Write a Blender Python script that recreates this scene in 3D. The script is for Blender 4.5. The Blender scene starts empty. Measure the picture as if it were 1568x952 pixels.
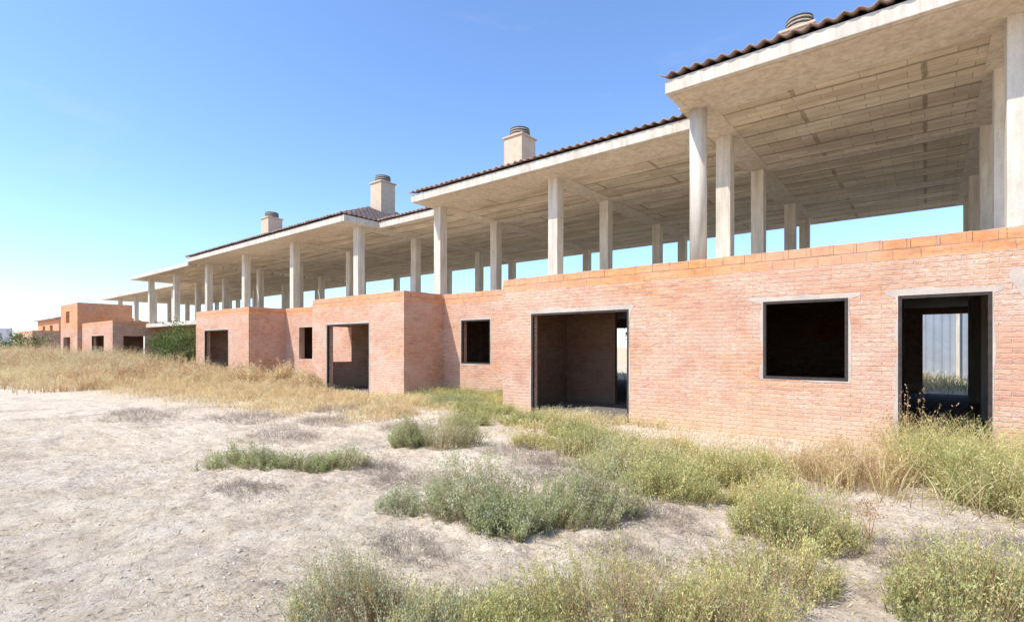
import bpy, bmesh, math, random
import numpy as np
from mathutils import Vector
random.seed(7); rng=np.random.default_rng(11)
scene=bpy.context.scene
scene.view_settings.view_transform='Standard'
scene.view_settings.look='None'
scene.view_settings.exposure=0
R=math.radians

# ---------------------------------------------------------------- helpers
def link(ob,parent=None):
    scene.collection.objects.link(ob)
    if parent: ob.parent=parent
    return ob
def empty(name,parent=None):
    e=bpy.data.objects.new(name,None); e.empty_display_size=.3
    return link(e,parent)
class MB:
    def __init__(s): s.v=[]; s.f=[]
    def quad(s,a,b,c,d):
        n=len(s.v); s.v+= [a,b,c,d]; s.f.append((n,n+1,n+2,n+3))
    def tri(s,a,b,c):
        n=len(s.v); s.v+= [a,b,c]; s.f.append((n,n+1,n+2))
    def box(s,x0,x1,y0,y1,z0,z1):
        n=len(s.v)
        s.v+=[(x0,y0,z0),(x1,y0,z0),(x1,y1,z0),(x0,y1,z0),(x0,y0,z1),(x1,y0,z1),(x1,y1,z1),(x0,y1,z1)]
        for f in ((0,3,2,1),(4,5,6,7),(0,1,5,4),(1,2,6,5),(2,3,7,6),(3,0,4,7)):
            s.f.append(tuple(n+i for i in f))
    def cyl(s,cx,cy,r,z0,z1,k=16,r2=None):
        n=len(s.v); r2=r if r2 is None else r2
        for i in range(k):
            a=2*math.pi*i/k
            s.v.append((cx+r*math.cos(a),cy+r*math.sin(a),z0)); s.v.append((cx+r2*math.cos(a),cy+r2*math.sin(a),z1))
        for i in range(k):
            j=(i+1)%k
            s.f.append((n+2*i,n+2*j,n+2*j+1,n+2*i+1))
        s.f.append(tuple(n+2*i+1 for i in range(k))); s.f.append(tuple(n+2*i for i in reversed(range(k))))
    def wall(s,axis,a0,a1,c,th,z0,z1,ops=()):
        A=sorted({a0,a1,*[o[0] for o in ops],*[o[1] for o in ops]})
        Z=sorted({z0,z1,*[min(max(o[2],z0),z1) for o in ops],*[min(o[3],z1) for o in ops]})
        def solid(i,j):
            if i<0 or j<0 or i>=len(A)-1 or j>=len(Z)-1: return False
            ca=(A[i]+A[i+1])/2; cz=(Z[j]+Z[j+1])/2
            return not any(o[0]<ca<o[1] and o[2]<cz<o[3] for o in ops)
        def P(a,d,z): return (a,c+d,z) if axis=='x' else (c+d,a,z)
        fl=(axis=='y')
        def q(*p):
            s.quad(*(reversed(p) if fl else p))
        for i in range(len(A)-1):
            for j in range(len(Z)-1):
                if not solid(i,j): continue
                l,r,b,t=A[i],A[i+1],Z[j],Z[j+1]
                q(P(l,0,b),P(r,0,b),P(r,0,t),P(l,0,t))
                q(P(r,th,b),P(l,th,b),P(l,th,t),P(r,th,t))
                if not solid(i-1,j): q(P(l,th,b),P(l,0,b),P(l,0,t),P(l,th,t))
                if not solid(i+1,j): q(P(r,0,b),P(r,th,b),P(r,th,t),P(r,0,t))
                if not solid(i,j-1): q(P(l,th,b),P(r,th,b),P(r,0,b),P(l,0,b))
                if not solid(i,j+1): q(P(l,0,t),P(r,0,t),P(r,th,t),P(l,th,t))
    def make(s,name,mat,parent=None,bevel=0,smooth=False,solid=0):
        me=bpy.data.meshes.new(name); me.from_pydata(s.v,[],s.f); me.update()
        ob=bpy.data.objects.new(name,me); me.materials.append(mat); link(ob,parent)
        if smooth:
            for p in me.polygons: p.use_smooth=len(p.vertices)==4
        if bevel:
            m=ob.modifiers.new('bevel','BEVEL'); m.width=bevel; m.segments=2; m.limit_method='ANGLE'
        if solid:
            m=ob.modifiers.new('solid','SOLIDIFY'); m.thickness=solid
        return ob

def vnoise(x,y,seed=0):
    xi=np.floor(x).astype(np.int64); yi=np.floor(y).astype(np.int64)
    fx=x-xi; fy=y-yi; fx=fx*fx*(3-2*fx); fy=fy*fy*(3-2*fy)
    def h(a,b):
        n=(a*374761393+b*668265263+seed*974711)&0xffffffff
        n=((n^(n>>13))*1274126177)&0xffffffff
        return ((n^(n>>16))&0xffff)/65535.
    return (h(xi,yi)*(1-fx)+h(xi+1,yi)*fx)*(1-fy)+(h(xi,yi+1)*(1-fx)+h(xi+1,yi+1)*fx)*fy
def ground_h(x,y):
    x=np.asarray(x,float); y=np.asarray(y,float)
    d=np.sqrt(x*x+y*y)
    near=np.exp(-(d/22.)**2)
    h=(vnoise(x*.5,y*.5,1)-.5)*.10+(vnoise(x*1.7,y*1.7,2)-.5)*.06+(vnoise(x*5,y*5,3)-.5)*.045+(vnoise(x*12,y*12,4)-.5)*.036+(vnoise(x*29,y*29,5)-.5)*.019
    far=(vnoise(x*.12,y*.12,8)-.5)*.08
    inside=np.clip((y-8.9)/.5,0,1)*np.clip((22-y)/.5,0,1)
    return (h*near+far)*(1-inside)-.04*inside

# ---------------------------------------------------------------- materials
class NT:
    def __init__(s,name):
        s.m=bpy.data.materials.new(name); s.m.use_nodes=True; s.t=s.m.node_tree; s.n=s.t.nodes; s.l=s.t.links
        s.b=s.n['Principled BSDF']; s.b.inputs['Specular IOR Level'].default_value=.15
        s.b.inputs['Roughness'].default_value=.9
        s.g=s.n.new('ShaderNodeNewGeometry').outputs['Position']
    def noise(s,scale,detail=5,rough=.6,vec=None,dist=0):
        n=s.n.new('ShaderNodeTexNoise'); n.inputs['Scale'].default_value=scale; n.inputs['Detail'].default_value=detail
        n.inputs['Roughness'].default_value=rough; n.inputs['Distortion'].default_value=dist
        s.l.new(vec or s.g,n.inputs['Vector']); return n.outputs['Fac']
    def ramp(s,fac,stops):
        r=s.n.new('ShaderNodeValToRGB'); e=r.color_ramp.elements
        while len(e)<len(stops): e.new(.5)
        for k,(p,c) in enumerate(stops):
            e[k].position=p; e[k].color=(*c,1) if isinstance(c,(tuple,list)) else (c,c,c,1)
        s.l.new(fac,r.inputs['Fac']); return r.outputs['Color']
    def mix(s,fac,a,b,mode='MIX'):
        m=s.n.new('ShaderNodeMix'); m.data_type='RGBA'; m.blend_type=mode
        for v,k in ((fac,0),(a,6),(b,7)):
            if isinstance(v,(int,float)): m.inputs[k].default_value=v
            elif isinstance(v,tuple): m.inputs[k].default_value=(*v,1)
            else: s.l.new(v,m.inputs[k])
        return m.outputs[2]
    def math(s,op,a,b=None,c=None):
        m=s.n.new('ShaderNodeMath'); m.operation=op
        for k,v in enumerate((a,b,c)):
            if v is None: continue
            if isinstance(v,(int,float)): m.inputs[k].default_value=v
            else: s.l.new(v,m.inputs[k])
        return m.outputs[0]
    def sep(s):
        n=s.n.new('ShaderNodeSeparateXYZ'); s.l.new(s.g,n.inputs[0]); return n.outputs
    def comb(s,x,y,z=0):
        n=s.n.new('ShaderNodeCombineXYZ')
        for k,v in enumerate((x,y,z)):
            if isinstance(v,(int,float)): n.inputs[k].default_value=v
            else: s.l.new(v,n.inputs[k])
        return n.outputs[0]
    def brick(s,vec,c1,c2,mo,w,h,ms,off=.5,bias=0):
        n=s.n.new('ShaderNodeTexBrick'); s.l.new(vec,n.inputs['Vector'])
        n.inputs['Color1'].default_value=(*c1,1); n.inputs['Color2'].default_value=(*c2,1); n.inputs['Mortar'].default_value=(*mo,1)
        n.inputs['Scale'].default_value=1; n.inputs['Mortar Size'].default_value=ms; n.inputs['Mortar Smooth'].default_value=.6
        n.inputs['Brick Width'].default_value=w; n.inputs['Row Height'].default_value=h; n.inputs['Bias'].default_value=bias
        n.offset=off; return n.outputs
    def bump(s,h,dist=.01,st=1.):
        n=s.n.new('ShaderNodeBump'); n.inputs['Distance'].default_value=dist; n.inputs['Strength'].default_value=st
        s.l.new(h,n.inputs['Height']); s.l.new(n.outputs[0],s.b.inputs['Normal'])
    def col(s,c): s.l.new(c,s.b.inputs['Base Color'])

def mat_brick(name='brick_masonry',dim=1.0):
    t=NT(name); X,Y,Z=t.sep()
    wob=t.math('MULTIPLY',t.noise(1.3,3),.03)
    u=t.math('ADD',t.math('ADD',X,Y),wob); v=t.math('ADD',Z,t.math('MULTIPLY',t.noise(.9,3),.04))
    u=t.math('ADD',u,t.math('MULTIPLY',t.noise(22,2),.025)); v=t.math('ADD',v,t.math('MULTIPLY',t.noise(13,3),.026))
    b=t.brick(t.comb(u,v),(.76,.345,.16),(.60,.24,.125),(.66,.49,.36),.26,.072,.010)
    big=t.brick(t.comb(u,v),(.82,.36,.13),(.72,.29,.11),(.60,.42,.30),.33,.165,.008)
    msk=t.math('GREATER_THAN',t.math('ADD',Z,t.math('MULTIPLY',t.noise(1.1,1),.08)),2.84)
    c=t.mix(msk,b[0],big[0])
    tone=t.noise(9,3,.65,t.comb(t.math('MULTIPLY',u,.45),t.math('MULTIPLY',v,1.7)))
    c=t.mix(.8,c,t.ramp(tone,[(.3,(.60,.50,.47)),(.5,(1.,.97,.95)),(.72,(1.2,1.2,1.15))]),'MULTIPLY')
    # broad areas: fresher orange versus rosy, dusty masonry
    c=t.mix(t.ramp(t.noise(.5,4,.65),[(.40,0),(.58,.75)]),c,t.mix(.5,c,(.70,.42,.33)))
    sm=t.noise(.8,9,.76,t.comb(t.math('MULTIPLY',u,.8),t.math('MULTIPLY',v,1.4)),.6)
    smf=t.ramp(sm,[(.40,.12),(.52,.55),(.62,.95)])
    fine=t.ramp(t.noise(13,7,.8,t.comb(t.math('MULTIPLY',u,.9),t.math('MULTIPLY',v,3.0))),[(.42,.03),(.55,1)])
    smm=t.math('MULTIPLY',smf,fine)
    smm=t.math('MULTIPLY',smm,t.math('SUBTRACT',1,t.math('MULTIPLY',msk,.7)))
    c=t.mix(smm,c,(.76,.60,.47))
    low=t.ramp(t.math('ADD',Z,t.math('MULTIPLY',t.noise(2,4),.8)),[(.25,.8),(1.15,0)])
    c=t.mix(low,c,(.70,.52,.34))
    c=t.mix(t.ramp(t.noise(.8,7,.78),[(.53,0),(.68,.5)]),c,(.42,.24,.17))
    if dim<1: c=t.mix(1.,c,(dim,dim*.95,dim*.9),'MULTIPLY')  # dim multiplies indoor shade into the brick colour
    t.col(c)
    f=t.math('ADD',t.math('MULTIPLY',t.math('MAXIMUM',t.math('MULTIPLY',b[1],t.math('SUBTRACT',1,msk)),t.math('MULTIPLY',big[1],msk)),-.8),t.math('MULTIPLY',t.noise(40,4,.7),1.))
    t.bump(f,.015,1.); return t.m
def mat_conc(name,c1=(.50,.46,.40),c2=(.36,.32,.27),streak=True):
    t=NT(name); X,Y,Z=t.sep()
    c=t.ramp(t.noise(2.2,7,.68),[(.3,c2),(.7,c1)])
    if streak:
        s=t.noise(3,4,.6,t.comb(t.math('MULTIPLY',X,3.),t.math('MULTIPLY',Y,3.),t.math('MULTIPLY',Z,.35)))
        c=t.mix(.65,c,t.ramp(s,[(.35,(.72,.68,.64)),(.6,(1.05,1.05,1.05))]),'MULTIPLY')
        c=t.mix(t.ramp(t.noise(1.1,6,.75),[(.52,0),(.72,.45)]),c,(.36,.31,.25))
    c=t.mix(.5,c,t.ramp(t.noise(45,3,.7),[(.3,(.8,.8,.8)),(.7,(1.1,1.1,1.1))]),'MULTIPLY')
    t.col(c); t.bump(t.noise(30,5,.7),.006,.7); return t.m
def mat_soffit():
    t=NT('soffit_block_and_beam'); X,Y,Z=t.sep()
    xw=t.math('ADD',X,t.math('MULTIPLY',t.noise(3,3),.06)); yw=t.math('ADD',Y,t.math('MULTIPLY',t.noise(2.,3),.06))
    b=t.brick(t.comb(xw,yw),(.80,.69,.53),(.62,.52,.39),(.50,.42,.32),.62,.23,.010,.35,-.2)
    b2=t.brick(t.comb(xw,yw),(1,1,1),(.88,.86,.84),(.58,.55,.51),5.2,.69,.05,.35)
    c=t.mix(.9,b[0],b2[0],'MULTIPLY')
    c=t.mix(.9,c,t.ramp(t.noise(.9,7,.75,t.comb(t.math('MULTIPLY',X,.5),t.math('MULTIPLY',Y,1.5))),[(.3,(.60,.55,.50)),(.7,(1.14,1.12,1.08))]),'MULTIPLY')
    t.col(c); t.bump(t.math('ADD',t.math('MULTIPLY',b2[1],.9),t.noise(20,4)),.02,.9); return t.m
def mat_tile():
    t=NT('clay_roof_tiles')
    c=t.ramp(t.noise(3.5,6,.75),[(.25,(.20,.125,.10)),(.5,(.34,.21,.16)),(.75,(.44,.33,.27))])
    c=t.mix(t.ramp(t.noise(12,4,.7),[(.42,0),(.66,.8)]),c,(.33,.28,.24))
    t.col(c); t.bump(t.noise(40,4),.006); return t.m
def mat_simple(name,c1,c2,sc=8,rough=.9,metal=0):
    t=NT(name); t.col(t.ramp(t.noise(sc,5,.65),[(.3,c1),(.7,c2)])); t.b.inputs['Roughness'].default_value=rough
    t.b.inputs['Metallic'].default_value=metal; t.bump(t.noise(sc*4,4),.004,.5); return t.m
def mat_ground():
    t=NT('dry_earth'); X,Y,Z=t.sep()
    big=t.noise(.35,6,.65); mid=t.noise(2.2,9,.75,None,.6); fin=t.noise(12,9,.84,None,.4); vf=t.noise(55,5,.78)
    c=t.ramp(mid,[(.30,(.58,.46,.33)),(.44,(.74,.61,.46)),(.56,(.81,.69,.54)),(.75,(.84,.75,.62))])
    c=t.mix(.92,c,t.ramp(fin,[(.38,(.48,.43,.38)),(.455,(.93,.90,.87)),(.54,(1.04,1.03,1.01)),(.7,(1.14,1.13,1.12))]),'MULTIPLY')
    c=t.mix(.55,c,t.ramp(vf,[(.38,(.66,.62,.57)),(.50,(1.08,1.07,1.06))]),'MULTIPLY')
    straw=t.math('MULTIPLY',t.ramp(big,[(.44,0),(.62,.5)]),t.ramp(t.noise(9,6,.8),[(.42,.1),(.58,1)]))
    c=t.mix(straw,c,(.74,.59,.39))
    dv=t.math('MULTIPLY',t.ramp(t.noise(.9,5,.65,None,.8),[(.53,0),(.63,.75)]),t.ramp(t.noise(17,8,.85),[(.45,0),(.54,1)]))
    c=t.mix(dv,c,(.35,.275,.215))
    g=t.math('MULTIPLY',t.ramp(t.math('MULTIPLY_ADD',X,-.05,-.55),[(0,0),(.5,1)]),t.ramp(t.math('MULTIPLY_ADD',Y,.2,-.7),[(0,0),(.5,.8)]))
    c=t.mix(g,c,(.66,.49,.28))
    t.col(c); t.b.inputs['Roughness'].default_value=1
    t.bump(t.math('ADD',t.math('MULTIPLY',fin,.8),t.math('ADD',t.math('MULTIPLY',vf,.3),t.math('MULTIPLY',mid,.6))),.045,.9)
    return t.m
def mat_veg():
    m=bpy.data.materials.new('plant_foliage'); m.use_nodes=True; n=m.node_tree.nodes; l=m.node_tree.links
    n.clear(); o=n.new('ShaderNodeOutputMaterial'); a=n.new('ShaderNodeAttribute'); a.attribute_name='tint'
    d=n.new('ShaderNodeBsdfDiffuse'); tr=n.new('ShaderNodeBsdfTranslucent'); mx=n.new('ShaderNodeMixShader'); mx.inputs[0].default_value=.38
    no=n.new('ShaderNodeTexNoise'); no.inputs['Scale'].default_value=4; no.inputs['Detail'].default_value=3
    g=n.new('ShaderNodeNewGeometry'); l.new(g.outputs['Position'],no.inputs['Vector'])
    rp=n.new('ShaderNodeValToRGB'); rp.color_ramp.elements[0].position=.3; rp.color_ramp.elements[0].color=(.75,.75,.75,1)
    rp.color_ramp.elements[1].position=.7; rp.color_ramp.elements[1].color=(1.2,1.2,1.2,1); l.new(no.outputs['Fac'],rp.inputs[0])
    mc=n.new('ShaderNodeMix'); mc.data_type='RGBA'; mc.blend_type='MULTIPLY'; mc.inputs[0].default_value=1
    l.new(a.outputs['Color'],mc.inputs[6]); l.new(rp.outputs[0],mc.inputs[7])
    l.new(mc.outputs[2],d.inputs[0]); l.new(mc.outputs[2],tr.inputs[0]); l.new(d.outputs[0],mx.inputs[1]); l.new(tr.outputs[0],mx.inputs[2])
    l.new(mx.outputs[0],o.inputs[0]); return m
BR=mat_brick(); BI=mat_brick('shade_dimmed_brick',.36); CO=mat_conc('concrete',(.76,.68,.57),(.61,.54,.44)); FA=mat_conc('concrete_fascia',(.74,.67,.57),(.58,.51,.42)); SO=mat_soffit()  # BI: same brick as the facade, room shade painted into its colour
MO=mat_conc('mortar_render',(.66,.55,.45),(.46,.38,.31),False); TI=mat_tile(); GR=mat_ground(); VEG=mat_veg()
ST=mat_simple('dark_steel_frame',(.035,.03,.028),(.08,.06,.05),12,.6); CH=mat_simple('beige_chimney_brick',(.54,.40,.28),(.68,.53,.39),5)
CP=mat_simple('chimney_cap_concrete',(.28,.24,.20),(.42,.36,.30),9)

# ---------------------------------------------------------------- ground
def fast_mesh(me,co,quads,tint=None):
    me.vertices.add(len(co)); me.vertices.foreach_set('co',np.ascontiguousarray(co,dtype=np.float32).ravel())
    me.loops.add(len(quads)*4); me.loops.foreach_set('vertex_index',np.ascontiguousarray(quads,dtype=np.int32).ravel())
    me.polygons.add(len(quads)); me.polygons.foreach_set('loop_start',np.arange(0,len(quads)*4,4,dtype=np.int32))
    try: me.polygons.foreach_set('loop_total',np.full(len(quads),4,dtype=np.int32))
    except Exception: pass
    if tint is not None:
        at=me.attributes.new('tint','FLOAT_COLOR','POINT')
        c=np.ones((len(co),4),np.float32); c[:,:3]=tint; at.data.foreach_set('color',c.ravel())
    me.update(calc_edges=True); me.validate()
def make_ground():
    N=700
    s=np.linspace(-1,1,N)
    def warp(s,c): return c+np.sinh(s*6.5)/np.sinh(6.5)*520
    xs=warp(s,-3.0); ys=warp(s,4.0)
    Xg,Yg=np.meshgrid(xs,ys); Z=ground_h(Xg,Yg)
    co=np.stack([Xg,Yg,Z],-1).reshape(-1,3)
    i=np.arange(N-1); a=(i[:,None]*N+i[None,:]).reshape(-1)
    f=np.stack([a,a+1,a+N+1,a+N],-1)
    me=bpy.data.meshes.new('ground'); fast_mesh(me,co,f)
    me.materials.append(GR); me.polygons.foreach_set('use_smooth',np.ones(len(f),bool))
    link(bpy.data.objects.new('ground',me))
make_ground()

# ---------------------------------------------------------------- vegetation
class Veg:
    def __init__(s): s.co=[]; s.q=[]; s.t=[]; s.n=0
    def add(s,co,q,t): s.co.append(co); s.q.append(q+s.n); s.t.append(t); s.n+=len(co)
    def blades(s,p,h,w,lean,cols,az=None,curve=1.6):
        n=len(p); az=rng.uniform(0,2*np.pi,n) if az is None else az
        d=np.stack([np.cos(az),np.sin(az),np.zeros(n)],-1)
        fa=rng.uniform(0,np.pi,n); sd=np.stack([np.cos(fa),np.sin(fa),np.zeros(n)],-1)
        lv=[]
        for t,ws in ((0,1.),(.5,.8),(1,.12)):
            c=p+d*(lean*t**curve)[:,None]; c=c.copy(); c[:,2]+=h*t
            lv+= [c-sd*(w*ws/2)[:,None],c+sd*(w*ws/2)[:,None]]
        co=np.stack(lv,1).reshape(-1,3); b=np.arange(n)*6
        q=np.concatenate([np.stack([b,b+1,b+3,b+2],-1),np.stack([b+2,b+3,b+5,b+4],-1)])
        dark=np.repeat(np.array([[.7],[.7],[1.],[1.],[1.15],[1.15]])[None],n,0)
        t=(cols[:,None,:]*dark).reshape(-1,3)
        s.add(co,q,t); return
    def leaves(s,c,d,ln,w,cols):
        n=len(c); d=d/np.linalg.norm(d,axis=1)[:,None]
        r=rng.normal(size=(n,3)); sd=np.cross(d,r); sd/=np.linalg.norm(sd,axis=1)[:,None]+1e-9
        a=c; e=c+d*ln[:,None]; m=c+d*(ln*.45)[:,None]
        co=np.stack([a,m+sd*(w/2)[:,None],e,m-sd*(w/2)[:,None]],1).reshape(-1,3)
        b=np.arange(n)*4; s.add(co,np.stack([b,b+1,b+2,b+3],-1),np.repeat(cols,4,0))
    def make(s,name,parent=None):
        me=bpy.data.meshes.new(name); fast_mesh(me,np.concatenate(s.co),np.concatenate(s.q),np.minimum(np.concatenate(s.t),.85))
        me.materials.append(VEG); return link(bpy.data.objects.new(name,me),parent)
def pal(n,cols,jit=.15):
    c=np.array(cols)[rng.integers(0,len(cols),n)]; w=rng.uniform(0,1,(n,1)); c2=np.array(cols)[rng.integers(0,len(cols),n)]
    c=c*w+c2*(1-w); return c*(1+rng.uniform(-jit,jit,(n,1)))
GREEN=[(.37,.41,.15),(.46,.48,.20),(.28,.33,.11),(.53,.51,.24)]
GREY=[(.42,.45,.26),(.52,.52,.33),(.34,.38,.20),(.58,.56,.37)]
YEL=[(.68,.59,.25),(.60,.54,.21),(.76,.64,.31),(.50,.48,.18)]
STRAW=[(.82,.63,.33),(.85,.69,.40),(.74,.53,.26),(.85,.73,.47)]
BROWN=[(.62,.39,.21),(.70,.46,.26),(.52,.32,.16),(.74,.55,.33)]
DEAD=[(.36,.29,.24),(.46,.38,.31),(.30,.24,.19),(.56,.47,.38)]

def shrub(name,cx,cy,rx,ry,h,n,cols,rot=0,leaf=.020,lw=.0065,per=34,lobes=None,stemcol=BROWN,spread=.32):
    v=Veg()
    lobes=lobes or [(0,0,1,1)]
    k=rng.integers(0,len(lobes),n); L=np.array(lobes,float)[k]
    a=rng.uniform(0,2*np.pi,n); r=np.sqrt(rng.uniform(0,1,n))
    edge=.65+.65*vnoise(a*1.7+cx*9,a*0+cy*7,33)
    r=r*np.where(rng.uniform(0,1,n)<.06,1.35,1)
    lx=L[:,0]+np.cos(a)*r*L[:,2]*edge; ly=L[:,1]+np.sin(a)*r*L[:,2]*edge
    px=lx*rx; py=ly*ry; c,s_=math.cos(rot),math.sin(rot)
    x=cx+px*c-py*s_; y=cy+px*s_+py*c
    hh=h*L[:,3]*np.maximum(1-.62*r**2.2,.25)*rng.uniform(.68,1.12,n)*(.6+.8*vnoise(x*6,y*6,12))
    p=np.stack([x,y,ground_h(x,y)-.01],-1)
    out=np.arctan2(y-cy,x-cx)+rng.normal(0,.7,n)
    lean=hh*(spread*r+.12)*rng.uniform(.4,1.9,n)
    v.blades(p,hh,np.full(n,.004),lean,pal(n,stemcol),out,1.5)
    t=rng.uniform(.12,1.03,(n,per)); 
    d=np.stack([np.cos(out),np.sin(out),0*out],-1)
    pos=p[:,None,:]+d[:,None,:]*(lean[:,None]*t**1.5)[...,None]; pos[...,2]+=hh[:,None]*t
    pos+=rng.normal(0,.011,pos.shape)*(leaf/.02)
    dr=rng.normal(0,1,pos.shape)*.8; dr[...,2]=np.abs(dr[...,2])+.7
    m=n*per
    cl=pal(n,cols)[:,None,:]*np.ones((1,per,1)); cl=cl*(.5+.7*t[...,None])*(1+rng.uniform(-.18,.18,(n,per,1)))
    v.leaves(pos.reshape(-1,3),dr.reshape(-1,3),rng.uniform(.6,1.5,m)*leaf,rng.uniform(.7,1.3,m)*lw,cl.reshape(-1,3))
    return v.make(name)

def grass_field(name,n,xr,yr,hfun,w,cols,dens=None,leanf=.35,clump=2.5,seed=5,heads=False,thr=.3):
    v=Veg()
    x=rng.uniform(*xr,n); y=rng.uniform(*yr,n)
    k=vnoise(x*clump,y*clump,seed)*.6+vnoise(x*clump*2.7,y*clump*2.7,seed+1)*.4
    keep=k>rng.uniform(thr-.12,thr+.3,n)
    if dens is not None: keep&=rng.uniform(0,1,n)<dens(x,y)
    x=x[keep]; y=y[keep]; k=k[keep]; n=len(x)
    h=hfun(x,y)*rng.uniform(.4,1.2,n)*(.35+1.05*k)
    p=np.stack([x,y,ground_h(x,y)-.01],-1)
    patch=np.clip((vnoise(x*1.1,y*1.1,seed+9)-.5)*2.2+.5,0,1)[:,None]
    c=pal(n,cols[0])*patch+pal(n,cols[1])*(1-patch)
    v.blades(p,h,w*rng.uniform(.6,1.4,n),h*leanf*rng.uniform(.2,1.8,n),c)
    if heads:
        m=rng.uniform(0,1,n)<.35; q=p[m].copy(); q[:,2]+=h[m]*rng.uniform(.6,1,m.sum()); mm=m.sum()
        for _ in range(4):
            dd=rng.normal(0,1,(mm,3)); dd[:,2]=abs(dd[:,2])
            v.leaves(q+rng.normal(0,.02,(mm,3)),dd,rng.uniform(.02,.05,mm)*heads,rng.uniform(.006,.014,mm)*heads,c[m])
    return v.make(name)

shrub('shrub',-6.25,3.2,.98,.42,.32,800,GREEN+GREY[:2],rot=R(38),lobes=[(-.5,.1,.55,.9),(.1,-.1,.5,.7),(.65,.1,.42,.9)])
shrub('shrub',-5.75,5.35,.68,.48,.58,860,GREEN+GREY,rot=R(38),lobes=[(-.6,0,.42,.7),(.3,0,.7,1)])
shrub('shrub',-2.75,3.45,.90,.56,.52,1750,GREY+GREEN[:2],rot=R(38),lobes=[(-.35,.1,.68,1),(.62,-.1,.5,.9),(-.1,-.4,.4,.6)])
shrub('shrub',-3.72,3.0,.2,.18,.22,130,GREY)
shrub('shrub',-2.22,1.80,.60,.38,.38,1050,GREY+YEL[:1],rot=R(38),leaf=.016,lw=.005,lobes=[(-.4,.1,.6,1),(.45,-.2,.55,.7)])
shrub('shrub',-1.22,2.48,.74,.44,.50,1700,GREEN+YEL,rot=R(38),leaf=.016,lw=.005,lobes=[(-.25,.15,.65,1),(.5,-.2,.55,.8),(-.8,-.3,.4,.6)])
shrub('shrub',-.82,4.55,.42,.32,.40,560,GREEN+YEL[:2],rot=R(38))
shrub('shrub',-.75,3.55,.46,.32,.30,300,YEL+GREEN[:1],rot=R(38),per=26)
shrub('shrub',.22,3.8,.44,.36,.42,560,YEL+GREEN,rot=R(38))
for (x,y,rx,ry,h,cc) in [(-3.55,6.3,.5,.36,.42,GREEN+YEL[:1]),(-2.75,5.65,.55,.36,.46,YEL+GREY),(-2.05,5.15,.46,.3,.40,YEL+GREEN),(-1.7,6.1,.55,.36,.42,YEL+GREEN[:1]),
        (-2.9,7.1,.5,.3,.24,YEL+STRAW[:1]),(-1.25,5.45,.3,.25,.28,YEL+STRAW[:1]),(-4.6,7.5,.5,.3,.26,GREEN+YEL),(-5.9,8.0,.5,.3,.24,GREEN+YEL),(-4.6,6.4,.35,.25,.24,YEL),
        (-6.9,7.2,.42,.28,.26,GREEN+YEL),(-7.7,8.5,.6,.32,.28,GREEN+YEL[:2]),(-9.0,9.2,.7,.4,.32,GREEN+GREY),(.6,6.8,.45,.36,.58,YEL+GREEN),(1.25,7.1,.5,.4,.68,YEL),(.15,7.4,.36,.32,.62,GREEN+YEL[:1]),(1.0,6.3,.36,.26,.40,YEL+STRAW[:1])]:
    shrub('weed_clump',x,y,rx,ry,h,int(1000*rx*ry/.2),cc,rot=R(30),leaf=.024,lw=.0075,per=24,stemcol=YEL+BROWN,spread=.5)
shrub('dry_bush',-.62,6.9,.55,.46,.54,520,BROWN+YEL[:1],per=26,leaf=.022)
shrub('dry_bush',-.2,8.7,.28,.2,.95,60,BROWN,per=26,leaf=.03,lw=.012,spread=.5)
shrub('dry_bush',-1.35,7.2,.4,.3,.32,200,BROWN+STRAW,per=22,leaf=.022)
for (x,y,r,hh) in [(-4.3,3.6,.5,.12),(-8.3,4.3,.8,.14),(-3.3,4.8,.5,.13),(-1.9,4.3,.55,.1),(-.1,4.6,.5,.12),(.5,5.2,.5,.12),(-5.2,3.9,.4,.1),(-1.6,3.3,.35,.09),(-11,4.9,.9,.15),(-4.4,5.7,.6,.12),(-2.9,2.4,.35,.08),(-10.5,6.6,.7,.15),(-7.4,6.2,.6,.13),(.3,4.6,.4,.1),(-3.6,5.4,.5,.12),(.9,5.6,.4,.1),(-9.2,5.6,.6,.14),(-13,3.6,1,.14),(-5.4,2.4,.4,.08)]:
    shrub('dead_brush',x,y,r,r*.7,hh,int(340*r/.5),DEAD,per=9,leaf=.03,lw=.003,stemcol=DEAD,spread=1.4)
v=Veg()
n=26; p=np.zeros((n,3)); p[:,0]=-.36+rng.normal(0,.015,n); p[:,1]=4.85+rng.normal(0,.015,n)
v.blades(p,rng.uniform(.12,.3,n),np.full(n,.005),rng.uniform(.03,.16,n),pal(n,BROWN))
q=np.repeat(p,14,0); q[:,2]+=rng.uniform(.17,.31,len(q)); q[:,:2]+=rng.normal(0,.055,(len(q),2))
v.leaves(q,rng.normal(0,1,(len(q),3)),np.full(len(q),.02),np.full(len(q),.009),pal(len(q),BROWN)); v.make('dry_weed')

grass_field('tall_grass',13000,(-4.0,-.5),(4.9,9.4),lambda x,y:np.where(y>7.2,.20,.36),.006,(YEL+STRAW,STRAW+BROWN[:1]),
    dens=lambda x,y:np.clip((y-4.9-.3*np.abs(x+2.1))*1.1,0,1)*np.where(y>7.4,.35,1),heads=.9,thr=.40,leanf=.5)
grass_field('tall_grass',8000,(-.4,2.6),(6.0,9.3),lambda x,y:.55,.008,(YEL,STRAW+GREEN[:2]),
    dens=lambda x,y:np.clip((y-6.0)*1.2,0,1),heads=1.0,seed=21,thr=.33,leanf=.7)
grass_field('green_weeds',17000,(-11.5,-3.4),(6.2,9.5),lambda x,y:.10+.12*np.clip((y-6.8)/2,0,1),.009,(GREEN+YEL,YEL+STRAW+STRAW),
    dens=lambda x,y:np.clip((y-6.4-.12*np.abs(x+6.5))*.8,0,1),heads=1.2,seed=31,thr=.42,leanf=.8,clump=1.6)
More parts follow.
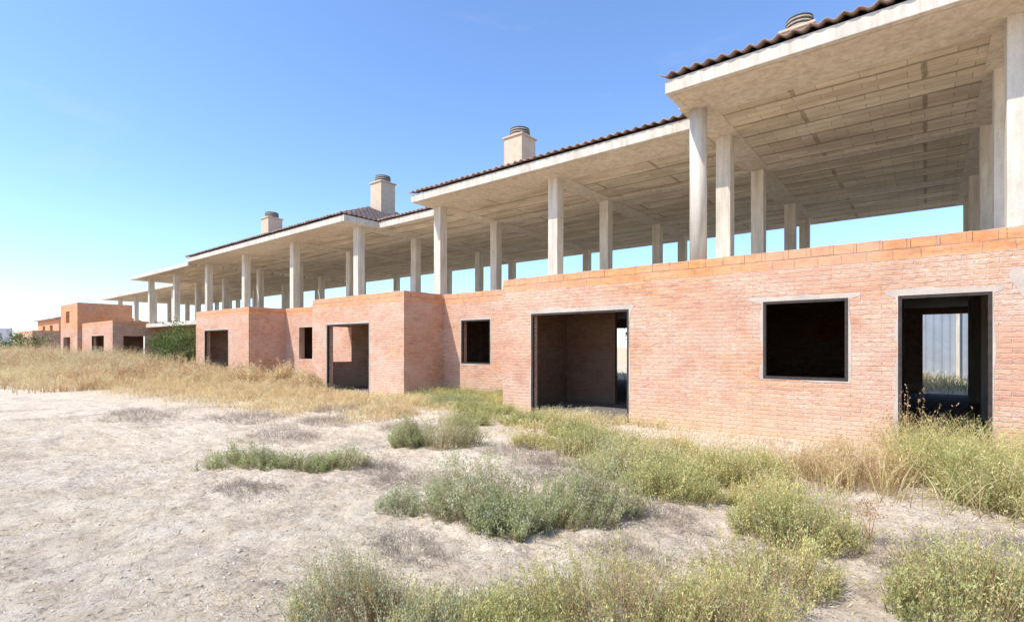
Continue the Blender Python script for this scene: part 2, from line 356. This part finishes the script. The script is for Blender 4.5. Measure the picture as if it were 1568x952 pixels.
grass_field('green_weeds',8000,(-11.7,-8),(9.4,11.1),lambda x,y:.34,.012,(GREEN,YEL),heads=1.3,seed=37,leanf=.6)
grass_field('dry_grass',56000,(-24,-8.5),(4.2,9.6),lambda x,y:.20+.42*np.clip((-x-12)/9,0,1)*np.clip((y-5)/3,0,1),.010,(STRAW,STRAW+BROWN[:1]),
    dens=lambda x,y:np.clip((y-5.0+(-x-11)*.06)*.5,0.02,1),heads=1.4,seed=41,leanf=.45,clump=1.0,thr=.34)
grass_field('dry_grass',66000,(-64,-22),(2.6,9.5),lambda x,y:.48+.8*np.clip((y-3.6)/4,0,1)*np.clip((-x-20)/12,.3,1),.02,(STRAW,BROWN+STRAW+BROWN),
    dens=lambda x,y:np.clip((y-2.6+(-x-22)*.03)*.5,0,1),heads=2.2,seed=51,leanf=.4,clump=.6,thr=.30)
grass_field('dry_grass',7000,(-21.4,-16.6),(9.4,11.1),lambda x,y:.5,.014,(STRAW,STRAW),heads=1.4,seed=43,leanf=.5)
grass_field('dry_grass',10000,(-39,-27),(9.3,13),lambda x,y:.9,.02,(STRAW,GREEN),heads=2,seed=44,leanf=.5)
grass_field('low_straw',60000,(-14,4),(1.0,9.0),lambda x,y:.045+0*x,.004,(STRAW,DEAD+STRAW),heads=False,seed=61,leanf=1.6,clump=1.3,thr=.42)
for (x,y,r,hh) in [(-34,5.6,1.6,1.25),(-39,6.4,1.9,1.5),(-30,6.8,1.3,1.1),(-45,6.2,2.2,1.7),(-27,7.6,1.1,.95),(-52,6.5,2.6,1.7),(-19.5,8.6,.9,.8),(-23.5,8.4,.9,.8),(-36,4.2,1.5,1.2),(-42,4.4,1.8,1.5),(-17.3,9.0,.7,.8),(-48,4.5,2,1.6),(-25.5,6.2,1.1,.85),(-21.5,7.3,.9,.7),(-32,8.4,1.4,1.1),(-15.8,8.9,.6,.5)]:
    shrub('dry_bush',x,y,r,r*.6,hh,380,BROWN+STRAW,per=26,leaf=.075,lw=.022)
v=Veg(); n=90000
rr=rng.uniform(0,1,n)**.75*13+1.2; aa=rng.uniform(R(75),R(178),n)
x=rr*np.cos(aa); y=rr*np.sin(aa); k=(y<9.4)&(y>.2); x=x[k]; y=y[k]
kk=vnoise(x*2.2,y*2.2,71)>rng.uniform(.1,.7,len(x)); x=x[kk]; y=y[kk]; n=len(x)
c=np.stack([x,y,ground_h(x,y)+.004],-1); d=rng.normal(0,1,(n,3)); d[:,2]=rng.uniform(-.05,.45,n)
v.leaves(c,d,rng.uniform(.015,.075,n),rng.uniform(.002,.007,n),pal(n,STRAW+DEAD+[(.82,.74,.60)],.25)); v.make('straw_litter')
def clods(name,n):
    base=bmesh.new(); bmesh.ops.create_icosphere(base,subdivisions=1,radius=1); bv=np.array([v.co[:] for v in base.verts]); bf=np.array([[q.index for q in f.verts] for f in base.faces]); base.free()
    rr=rng.uniform(0,1,n)**.8*11+1.2; aa=rng.uniform(R(75),R(175),n); x=rr*np.cos(aa); y=rr*np.sin(aa); k=y<9.3; x=x[k];y=y[k]; n=len(x)
    s=rng.uniform(.004,.013,n)*(1+1.2*(rng.uniform(0,1,n)>.988))
    V=bv[None]*(s[:,None,None])*rng.uniform(.6,1.3,(n,len(bv),1)); V=V*np.array([1,1,.6]); V+=np.stack([x,y,ground_h(x,y)],-1)[:,None]
    F=(bf[None]+(np.arange(n)*len(bv))[:,None,None]).reshape(-1,3)
    me=bpy.data.meshes.new(name); me.from_pydata(V.reshape(-1,3).tolist(),[],F.tolist()); me.materials.append(mat_simple('clod_soil',(.56,.45,.34),(.76,.64,.50),6)); link(bpy.data.objects.new(name,me))
clods('soil_clods',10000)

def tree(name,cx,cy,h,r,n=2600,leaf=.10,low=.35):
    e=empty(name); 
    t=MB()
    def limb(p,q,r0,r1,k=7):
        p=np.array(p,float); q=np.array(q,float); d=q-p; d/=np.linalg.norm(d); u=np.cross(d,(.3,.9,.1)); u/=np.linalg.norm(u); w=np.cross(d,u); b=len(t.v)
        for i in range(k):
            a=2*math.pi*i/k; o=u*math.cos(a)+w*math.sin(a); t.v.append(tuple(p+o*r0)); t.v.append(tuple(q+o*r1))
        for i in range(k):
            j=(i+1)%k; t.f.append((b+2*i,b+2*j,b+2*j+1,b+2*i+1))
    top=(cx+.05*h,cy,h*.5); limb((cx,cy,-.1),top,.05*r+.03,.035*r+.02)
    cs=[]
    for i in range(11):
        a=i*2.4; z=h*(low+(.95-low)*random.random()); rad=r*random.uniform(.3,.8); q=(cx+math.cos(a)*rad,cy+math.sin(a)*rad,z); limb((cx+.03*h,cy,h*.2),q,.03*r+.01,.012); cs.append((*q,r*random.uniform(.28,.5)))
    t.make('trunk_and_limbs',mat_simple('bark',(.12,.09,.06),(.22,.17,.12),9),e)
    v=Veg(); C=np.array(cs)[rng.integers(0,len(cs),n)]; d=rng.normal(0,1,(n,3)); d/=np.linalg.norm(d,axis=1)[:,None]
    pos=C[:,:3]+d*C[:,3:4]*rng.uniform(.3,1.1,(n,1)); pos[:,2]=np.maximum(pos[:,2],.1)
    v.leaves(pos,rng.normal(0,1,(n,3)),rng.uniform(.6,1.4,n)*leaf,rng.uniform(.3,.6,n)*leaf,pal(n,[(.13,.19,.06),(.18,.23,.08),(.10,.14,.05),(.27,.29,.12)])); v.make('foliage',e)
tree('small_tree',-27.9,9.3,2.3,1.2,3600,.12,.12)
tree('small_tree',-30.6,10.0,2.7,1.5,3600,.12,.15)
tree('small_tree',-35.5,11.8,2.2,1.4,2600,.12,.2)
tree('small_tree',-60,8.6,2.7,1.5,1800,.16)
tree('small_tree',-66,8.0,2.6,1.6,1800,.18)
tree('small_tree',-10.6,24.5,3.0,1.8,2200,.14)

# ---------------------------------------------------------------- the building
B=empty('unfinished_brick_terrace')
W=MB(); WI=MB(); T=.24; ZT=2.95
def fwall(x0,x1,y,ops=(),z1=ZT): W.wall('x',x0,x1,y,T,-.2,z1,ops)
def swall(y0,y1,x,ops=(),z1=ZT): W.wall('y',y0,y1,x-T,T,-.2,z1,ops)
front_ops=[(-7.15,-4.69,-.3,2.25),(-2.19,-.96,.95,2.26),(-.335,.70,-.3,2.25),(4.2,5.4,.95,2.26),(7,9.4,-.3,2.25)]
fwall(-8.0,14,9.6,front_ops)
swall(9.84,11.39,-8.0+T)
fwall(-11.7,-8.0,11.15,[(-10.93,-9.76,.98,2.28)])
fwall(-16.6,-11.7,9.6,[(-15.7,-13.35,-.3,2.22)]); swall(9.84,11.39,-11.7); swall(9.84,14,-16.6+T,[(10.25,11.0,.95,2.2)])
fwall(-21.4,-16.6,11.15,[(-20.3,-19.1,.98,2.28)])
fwall(-26.8,-21.4,9.6,[(-25.8,-23.3,-.3,2.22)]); swall(9.84,11.39,-21.4); swall(9.84,14,-26.8+T)
fwall(-30.5,-26.8,11.15); swall(11.39,13,-30.5+T)
fwall(-39.3,-30.5,13.0,[(-36,-34.8,.9,2.2)])
fwall(-46.6,-39.3,9.4,[(-44.1,-41.2,-.3,2.2)]); swall(9.64,13.24,-39.3,[(9.95,11.15,.6,2.15)]); swall(9.64,13,-46.6+T)
fwall(-49,-46.6,11.5)
fwall(-54.3,-49,9.6,[(-53.4,-51.2,-.3,2.2),(-52.6,-51.4,3.3,4.2)],4.75); swall(9.84,13,-49,[],4.75); swall(9.84,13,-54.3+T,[],4.75)
fwall(-62,-54.3,12)
W.wall('x',-62,14,20.75,T,-.2,2.7,[(-.1,1.15,-.3,2.5),(-11.6,-9.7,-.3,2.3),(-22,-20,-.3,2.3),(4,7,-.3,2.3)])
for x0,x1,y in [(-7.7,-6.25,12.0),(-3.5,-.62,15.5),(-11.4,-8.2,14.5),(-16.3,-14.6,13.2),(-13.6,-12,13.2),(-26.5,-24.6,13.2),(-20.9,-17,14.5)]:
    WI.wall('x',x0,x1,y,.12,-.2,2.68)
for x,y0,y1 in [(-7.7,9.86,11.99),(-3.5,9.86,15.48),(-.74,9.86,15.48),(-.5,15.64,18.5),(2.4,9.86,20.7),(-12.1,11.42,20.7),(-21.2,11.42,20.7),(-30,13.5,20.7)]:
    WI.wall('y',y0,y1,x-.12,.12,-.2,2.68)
W.wall('y',9.86,20.7,13.76,T,-.2,ZT)
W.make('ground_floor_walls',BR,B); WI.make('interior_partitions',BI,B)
TC=MB()
def course(axis,a0,a1,c,z=ZT,hh=.155):
    a=a0
    while a<a1-.04:
        l=min(.33*random.uniform(.9,1.1),a1-a); o=random.uniform(-.005,.005); dz=random.uniform(-.009,.006)
        if axis=='x': TC.box(a+.002,a+l-.002,c+o,c+T+o,z+.001,z+hh+dz)
        else: TC.box(c+o,c+T+o,a+.002,a+l-.002,z+.001,z+hh+dz)
        a+=l
for a,b,y in [(-8,14,9.6),(-11.7,-8,11.15),(-16.6,-11.7,9.6),(-21.4,-16.6,11.15),(-26.8,-21.4,9.6),(-30.5,-26.8,11.15),(-46.6,-39.3,9.4)]: course('x',a,b,y)
for y0,y1,x in [(9.87,11.1,-11.7),(9.87,11.1,-21.4),(9.67,13,-39.3),(9.87,11.1,-26.8+T),(9.87,11.1,-16.6+T)]: course('y',y0,y1,x-T)
TC.make('parapet_top_course',BR,B,bevel=.006)
MR=MB()
def ring(x0,x1,z0,z1,y,w=.09,open_bottom=False,top=1.3,ext=.0):
    pts=[]; step=.03
    def seg(a,b,nx,nz):
        L=math.hypot(b[0]-a[0],b[1]-a[1]); n=max(2,int(L/step))
        for i in range(n):
            t=i/n; pts.append((a[0]+(b[0]-a[0])*t,a[1]+(b[1]-a[1])*t,nx,nz))
    seg((x0,z0),(x0,z1),-.6,0)
    pts.append((x0,z1,-1-ext/w,.35*top)); pts.append((x0+.004,z1,-1-ext/w,top)); seg((x0+.02,z1),(x1,z1),0,top); pts.append((x1,z1,1+ext/w*.6,top)); pts.append((x1,z1-.004,1+ext/w*.6,.3*top)); seg((x1,z1-.02),(x1,z0),.6,0)
    if not open_bottom:
        pts.append((x1,z0,.6,-.5)); seg((x1-.02,z0),(x0,z0),0,-.5); pts.append((x0,z0,-.6,-.5))
    off=random.random()*50
    out=[]
    for i,(a,b,nx,nz) in enumerate(pts):
        vv=float(vnoise(np.array(i*.10+off),np.array(off),3))
        k=w*((.45+1.0*vv) if nz>1 else max(.12,2.4*vv-.35))*random.uniform(.93,1.07)
        corner=(nx!=0 and nz!=0)
        out.append((a+nx*(w*.9 if corner else k),b+nz*(w*.9 if corner else k)))
    N=len(pts)
    for i in range(N if not open_bottom else N-1):
        j=(i+1)%N
        MR.quad((pts[i][0],y,pts[i][1]),(pts[j][0],y,pts[j][1]),(out[j][0],y,out[j][1]),(out[i][0],y,out[i][1]))
YF=9.6-.005
ring(-7.15,-4.69,0,2.25,YF,.05,True,1.7,.1); ring(-2.19,-.96,.95,2.26,YF,.055,False,1.7,.2); ring(-.335,.70,0,2.25,YF,.05,True,1.7,.12)
ring(-10.93,-9.76,.98,2.28,11.145,.045); ring(-15.7,-13.35,0,2.22,YF,.045,True); ring(-25.8,-23.3,0,2.22,YF,.045,True)
ring(-44.1,-41.2,0,2.2,9.395,.05,True); ring(-20.3,-19.1,.98,2.28,11.145,.045)
sc=[]
for i in range(40):
    t=i/39; x=.92+t*.75; z=2.32+t*.55; k=.12+.04*math.sin(i*.5)+random.uniform(0,.02)
    sc.append(((x-k*.5,YF,z+k),(x+k*.6,YF,z-k*1.3)))
for a,b in zip(sc[:-1],sc[1:]): MR.quad(a[0],a[1],b[1],b[0])
MR.make('mortar_patches',MO,B)
FR=MB()
def frame(x0,x1,z0,z1,y,full=False,w=.045):
    FR.box(x0+.002,x0+w,y+.02,y+.09,z0,z1-.002); FR.box(x1-w,x1-.002,y+.02,y+.09,z0,z1-.002); FR.box(x0+w,x1-w,y+.02,y+.09,z1-w,z1-.002)
    if full: FR.box(x0+w,x1-w,y+.02,y+.09,z0+.002,z0+w)
frame(-7.15,-4.69,-.05,2.25,9.58); frame(-2.19,-.96,.95,2.26,9.57,True); frame(-.335,.70,-.05,2.25,9.58); frame(-10.93,-9.76,.98,2.28,11.13,True)
frame(-15.7,-13.35,-.05,2.22,9.58); frame(-25.8,-23.3,-.05,2.22,9.58); frame(-44.1,-41.2,-.05,2.2,9.38)
FR.box(-14.45,-14.2,10.9,11.15,0,2.7)
FR.make('opening_frames',ST,B)
F=MB(); 
for a,b,y in [(-7.74,13.7,9.85),(-12,-7.76,11.4),(-16.3,-12.02,9.85),(-21.6,-16.32,11.4),(-26.5,-21.62,9.85),(-30.48,-26.52,11.4),(-39.1,-30.5,11.1),(-46.3,-39.54,9.65),(-60,-46.4,11.8)]:
    F.box(a,b,y,20.98,2.7,2.93)
F.make('first_floor_slab',CO,B)
GF=MB(); GF.box(-62,13.7,9.65,20.9,-.15,.02)
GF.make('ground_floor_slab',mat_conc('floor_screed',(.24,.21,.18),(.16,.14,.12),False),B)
C=MB(); CR=MB(); CG=MB()
rows=[9.8,5.4,1.0,-3.35,-7.7,-12.15,-16.55,-21.2,-25.8,-30.2,-34.9,-39.3]
for x in rows:
    for y in ([9.76] if x>-3.5 else [])+[11.45,14.2,18.1,20.6]:
        if x==-3.35 and y==9.76: CR.cyl(x,y,.155,2.9,5.95,36); continue
        j=random.uniform(-.012,.012)
        C.box(x-.15+j,x+.15+j,y-.15,y+.15,2.9,5.95)
for x in (-43.7,-48,-52.5,-57): 
    for y in (14.2,18.1,20.6): C.box(x-.15,x+.15,y-.15,y+.15,2.9,5.95)
for x in rows+[-43.7,-48]:
    for y in (14.2,18.1): CG.box(x-.15,x+.15,y-.15,y+.15,0,2.69)
C.make('columns',CO,B,bevel=.015); CR.make('round_column',CO,B,smooth=True); CG.make('ground_floor_columns',CO,B,bevel=.015)
secs=[(-3.6,14,8.78),(-12.45,-3.6,10.5),(-16.2,-12.45,12.0),(-30.6,-16.2,10.5)]
RS=MB(); EB=MB(); FB=MB()
Z0=5.95; Z1=6.17
for a,b,y in secs:
    RS.box(a+.12,b-(.0 if b<13 else .12),y+.12,21.5,Z0,Z1-.01)
    FB.box(a,b,y,y+.12,Z0-.01,Z1); FB.box(a,a+.12,y+.12,21.6,Z0-.01,Z1)
    FB.box(a+.12,b,21.5,21.6,Z0-.01,Z1)
FB.box(-16.2,-16.08,10.5,12.0,Z0-.01,Z1)
RS.box(-40.5,-30.7,10.75,21.5,5.80,5.98); RS.box(-60,-40.6,13.6,21.5,5.80,5.98)
FB.box(-40.6,-30.65,10.6,10.75,5.79,6.0); FB.box(-60,-40.6,13.5,13.6,5.79,6.0); 
RS.make('roof_slab',SO,B); FB.make('roof_fascia',FA,B,bevel=.01)
for x in rows[:-2]:
    y0=9.5 if x>-3.5 else 11.2
    EB.box(x-.28,x+.28,y0,21.45,Z0-.012,Z0+.002)
EB.box(-3.46,13.8,9.55,9.97,Z0-.022,Z0+.001)
EB.box(-3.46,13.8,8.92,9.54,Z0-.006,Z0+.001)
EB.box(-12.3,-3.64,10.64,11.68,Z0-.018,Z0+.001); EB.box(-30.4,-16.1,10.64,11.68,Z0-.018,Z0+.001)
for y in (14.2,18.1): EB.box(-30.4,13.8,y-.2,y+.2,Z0-.018,Z0+.001)
EB.make('slab_beams',mat_conc('beam_concrete',(.76,.65,.51),(.60,.51,.39)),B)
def tilepatch(name,P0,U,L,V,M,i0=0,i1=0):
    P0=np.array(P0,float); U=np.array(U,float); V=np.array(V,float); V/=np.linalg.norm(V); N=np.cross(U,V); N/=np.linalg.norm(N)
    if N[2]<0: N=-N
    nu=int(L/.03); us=np.linspace(0,L,nu+1)
    vs=[];k=0
    while k*.36<M: vs+= [k*.36+.0005,min((k+1)*.36,M)]; k+=1
    vs=np.array(vs); sv=np.tile([.0,1.],len(vs)//2)
    lo=vs/M*i0; hi=L-vs/M*i1
    u=us[None,:]*np.ones((len(vs),1)); u=np.clip(u,lo[:,None],np.maximum(hi[:,None],lo[:,None]))
    jit=(vnoise(np.floor(us[None,:]/.21)+3,np.floor((np.arange(len(vs))//2)[:,None]*1.)+9,9)-.5)*.018
    hgt=.026*np.cos(u/.21*2*np.pi)+.03*(1-sv)[:,None]+jit
    co=P0+u[...,None]*U+vs[:,None,None]*V+hgt[...,None]*N
    nn=nu+1; a=(np.arange(len(vs)-1)[:,None]*nn+np.arange(nu)[None]).reshape(-1)
    q=np.stack([a,a+1,a+nn+1,a+nn],-1)
    me=bpy.data.meshes.new(name); fast_mesh(me,co.reshape(-1,3),q); me.materials.append(TI)
    ob=link(bpy.data.objects.new(name,me),B); m=ob.modifiers.new('s','SOLIDIFY'); m.thickness=.018
TZ=.05
def slope(name,x0,x1,ye,zr,yr=15.8,i0=0,i1=0):
    ze=Z1+TZ; v=(0,yr-(ye-.07),zr-ze); M=math.hypot(v[1],v[2]); tilepatch(name,(x0,ye-.07,ze),(1,0,0),x1-x0,v,M,i0,i1)
def back(name,x0,x1,zr,yr=15.8,i0=0,i1=0):
    ze=Z1+TZ; v=(0,yr-21.67,zr-ze); M=math.hypot(v[1],v[2]); tilepatch(name,(x0,21.67,ze),(1,0,0),x1-x0,v,M,i0,i1)
slope('front_tiles_a',-3.66,14.05,8.78,8.45); back('back_tiles_a',-3.66,14.05,8.45)
slope('front_tiles_b',-12.5,-3.7,10.5,8.0); back('back_tiles_b',-12.5,-3.7,8.0)
slope('front_tiles_c',-16.1,-12.55,12.0,7.35,15.8); back('back_tiles_c',-16.1,-12.55,7.35)
slope('front_tiles_d',-30.65,-16.13,10.5,8.5,15.8,4.2,5.4); back('back_tiles_d',-30.65,-16.13,8.5,15.8,4.2,5.4)
ze=Z1+TZ
vx=np.array([-5.4,0,8.5-ze]); tilepatch('hip_tiles_right',(-16.13,10.43,ze),(0,1,0),11.24,vx,np.linalg.norm(vx),5.37,5.87)
vx=np.array([4.2,0,8.5-ze]); tilepatch('hip_tiles_left',(-30.65,10.43,ze),(0,1,0),11.24,vx,np.linalg.norm(vx),5.37,5.87)
G=MB()
for x,y,zr in [(-3.55,8.9,8.38),(-12.4,10.6,7.93),(13.9,8.9,8.38)]:
    G.tri((x,y,Z1),(x,21.5,Z1),(x,15.8,zr))
G.make('gable_infill',CO,B)
def chimney(x,y,w,zb,zt):
    e=empty('chimney',B); m=MB(); h=w/2
    m.box(x-h,x+h,y-h,y+h,zb,zt-.42); m.box(x-h-.05,x+h+.05,y-h-.05,y+h+.05,zt-.42,zt-.36); m.make('chimney_stack',CH,e,bevel=.01)
    c=MB(); r=h*.86
    for k in range(4):
        z=zt-.355+k*.085; c.cyl(x,y,r*.7,z,z+.045,20); c.cyl(x,y,r*(1.05 if k<3 else 1.0),z+.045,z+.085,24,r*(1.0 if k<3 else .75))
    c.make('chimney_cowl',CP,e)
chimney(-2.33,13.7,.66,7.2,9.22)
chimney(-11.3,14.5,.8,7.2,9.25)
chimney(-19.8,15.0,.8,7.0,9.45)
chimney(-28.4,14.0,.8,6.5,8.95)

# ---------------------------------------------------------------- distant buildings
D=empty('distant_brick_house'); m=MB()
m.wall('x',-74,-65.8,9.6,T,-.2,3.0,[(-72.5,-70.5,-.3,2.2),(-68.5,-67.5,.9,2.2)]); m.wall('y',9.84,16,-65.8-T,T,-.2,3.0); m.wall('y',9.84,16,-74,T,-.2,3.0); m.wall('x',-73.7,-66.1,16,T,-.2,3.0)
m.make('walls',BR,D); m=MB(); m.box(-73.7,-66.1,9.86,15.98,2.7,2.9); m.make('slab',CO,D)
D=empty('distant_brick_house'); m=MB(); m.wall('x',-86,-74.5,13,T,-.2,4.7,[(-83,-81.5,2.6,3.9),(-79,-77.5,2.6,3.9)]); m.wall('y',13.24,20,-74.5-T,T,-.2,4.7); m.wall('y',13.24,20,-86,T,-.2,4.7); m.make('walls',BR,D)
m=MB(); m.quad((-86.4,12.6,4.6),(-74.1,12.6,4.6),(-74.1,16.6,5.7),(-86.4,16.6,5.7)); m.quad((-86.4,20.6,4.6),(-86.4,16.6,5.7),(-74.1,16.6,5.7),(-74.1,20.6,4.6)); m.make('roof',TI,D,solid=.12)
m=MB(); m.tri((-74.5,13,4.62),(-74.5,20,4.62),(-74.5,16.6,5.6)); m.make('gable',BR,D)
D=empty('white_warehouse'); m=MB(); m.box(-112,-96,-60,12,2.0,3.9); m.make('upper_cladding',mat_simple('white_cladding',(.62,.64,.66),(.75,.76,.78),2),D)
m=MB(); m.box(-111.9,-96.1,-59.9,11.9,-.2,2.0)
m.make('lower_wall',mat_simple('grey_blue_wall',(.16,.20,.25),(.25,.29,.34),2),D)
m=MB(); xs=np.arange(-14,16,.07)
for i,(a,b) in enumerate(zip(xs[:-1],xs[1:])):
    ya=30+(.03 if i%4<2 else 0); yb=30+(.03 if (i+1)%4<2 else 0)
    m.quad((a,ya,0),(b,yb,0),(b,yb,3.6),(a,ya,3.6))
fe=empty('corrugated_metal_fence'); m.make('sheets',mat_simple('galvanised_sheet',(.26,.30,.34),(.36,.40,.44),1.5,.6),fe)
m=MB()
for x in np.arange(-14,16,3.): m.box(x,x+.12,29.8,29.92,0,3.7)
m.make('posts',CO,fe)
grass_field('green_weeds',7000,(-12,6),(21.2,29.5),lambda x,y:.45,.025,(GREEN,STRAW),heads=2,seed=91,leanf=.6,clump=.8)

# ---------------------------------------------------------------- light
sx,sy=-.42,-.90; el=R(51); az=math.atan2(sx,sy)
L=math.hypot(sx,sy)
dv=Vector((sx/L*math.cos(el),sy/L*math.cos(el),math.sin(el)))
sd=bpy.data.lights.new('sun','SUN'); sd.energy=5; sd.angle=R(.5); sd.color=(1,.96,.88)
so=bpy.data.objects.new('sun',sd); so.rotation_euler=dv.to_track_quat('Z','Y').to_euler(); so.location=(0,-10,30); link(so)
w=bpy.data.worlds.new('World'); scene.world=w; w.use_nodes=True; n=w.node_tree.nodes; l=w.node_tree.links
bg=n['Background']; bg.inputs['Strength'].default_value=.15
sk=n.new('ShaderNodeTexSky'); sk.sky_type='NISHITA'; sk.sun_disc=False; sk.sun_elevation=el; sk.sun_rotation=az
sk.air_density=1.0; sk.dust_density=.5; sk.ozone_density=1.9; sk.altitude=200
mu=n.new('ShaderNodeMix'); mu.data_type='RGBA'; mu.blend_type='MULTIPLY'; mu.inputs[0].default_value=1; mu.inputs[7].default_value=(1.45,1.66,1.98,1)
l.new(sk.outputs[0],mu.inputs[6])
tc=n.new('ShaderNodeTexCoord'); mp=n.new('ShaderNodeMapping'); mp.inputs['Scale'].default_value=(1,1,4.5); l.new(tc.outputs['Generated'],mp.inputs[0])
nz=n.new('ShaderNodeTexNoise'); nz.inputs['Scale'].default_value=3.2; nz.inputs['Detail'].default_value=7; nz.inputs['Roughness'].default_value=.6; l.new(mp.outputs[0],nz.inputs[0])
rp=n.new('ShaderNodeValToRGB'); rp.color_ramp.elements[0].position=.60; rp.color_ramp.elements[0].color=(0,0,0,1); rp.color_ramp.elements[1].position=.85; rp.color_ramp.elements[1].color=(.3,.3,.3,1); l.new(nz.outputs['Fac'],rp.inputs[0])
mx=n.new('ShaderNodeMix'); mx.data_type='RGBA'; l.new(rp.outputs[0],mx.inputs[0]); l.new(mu.outputs[2],mx.inputs[6]); mx.inputs[7].default_value=(5.0,5.5,6.0,1)
l.new(mx.outputs[2],bg.inputs[0])

# ---------------------------------------------------------------- camera
cd=bpy.data.cameras.new('camera'); cd.sensor_width=36; cd.lens=790/1568*36; cd.shift_y=54/1568; cd.clip_start=.05; cd.clip_end=2000
co=bpy.data.objects.new('camera',cd); co.location=(0,0,1.5); co.rotation_euler=(R(90),0,math.atan2(.6266,.7793)); link(co); scene.camera=co
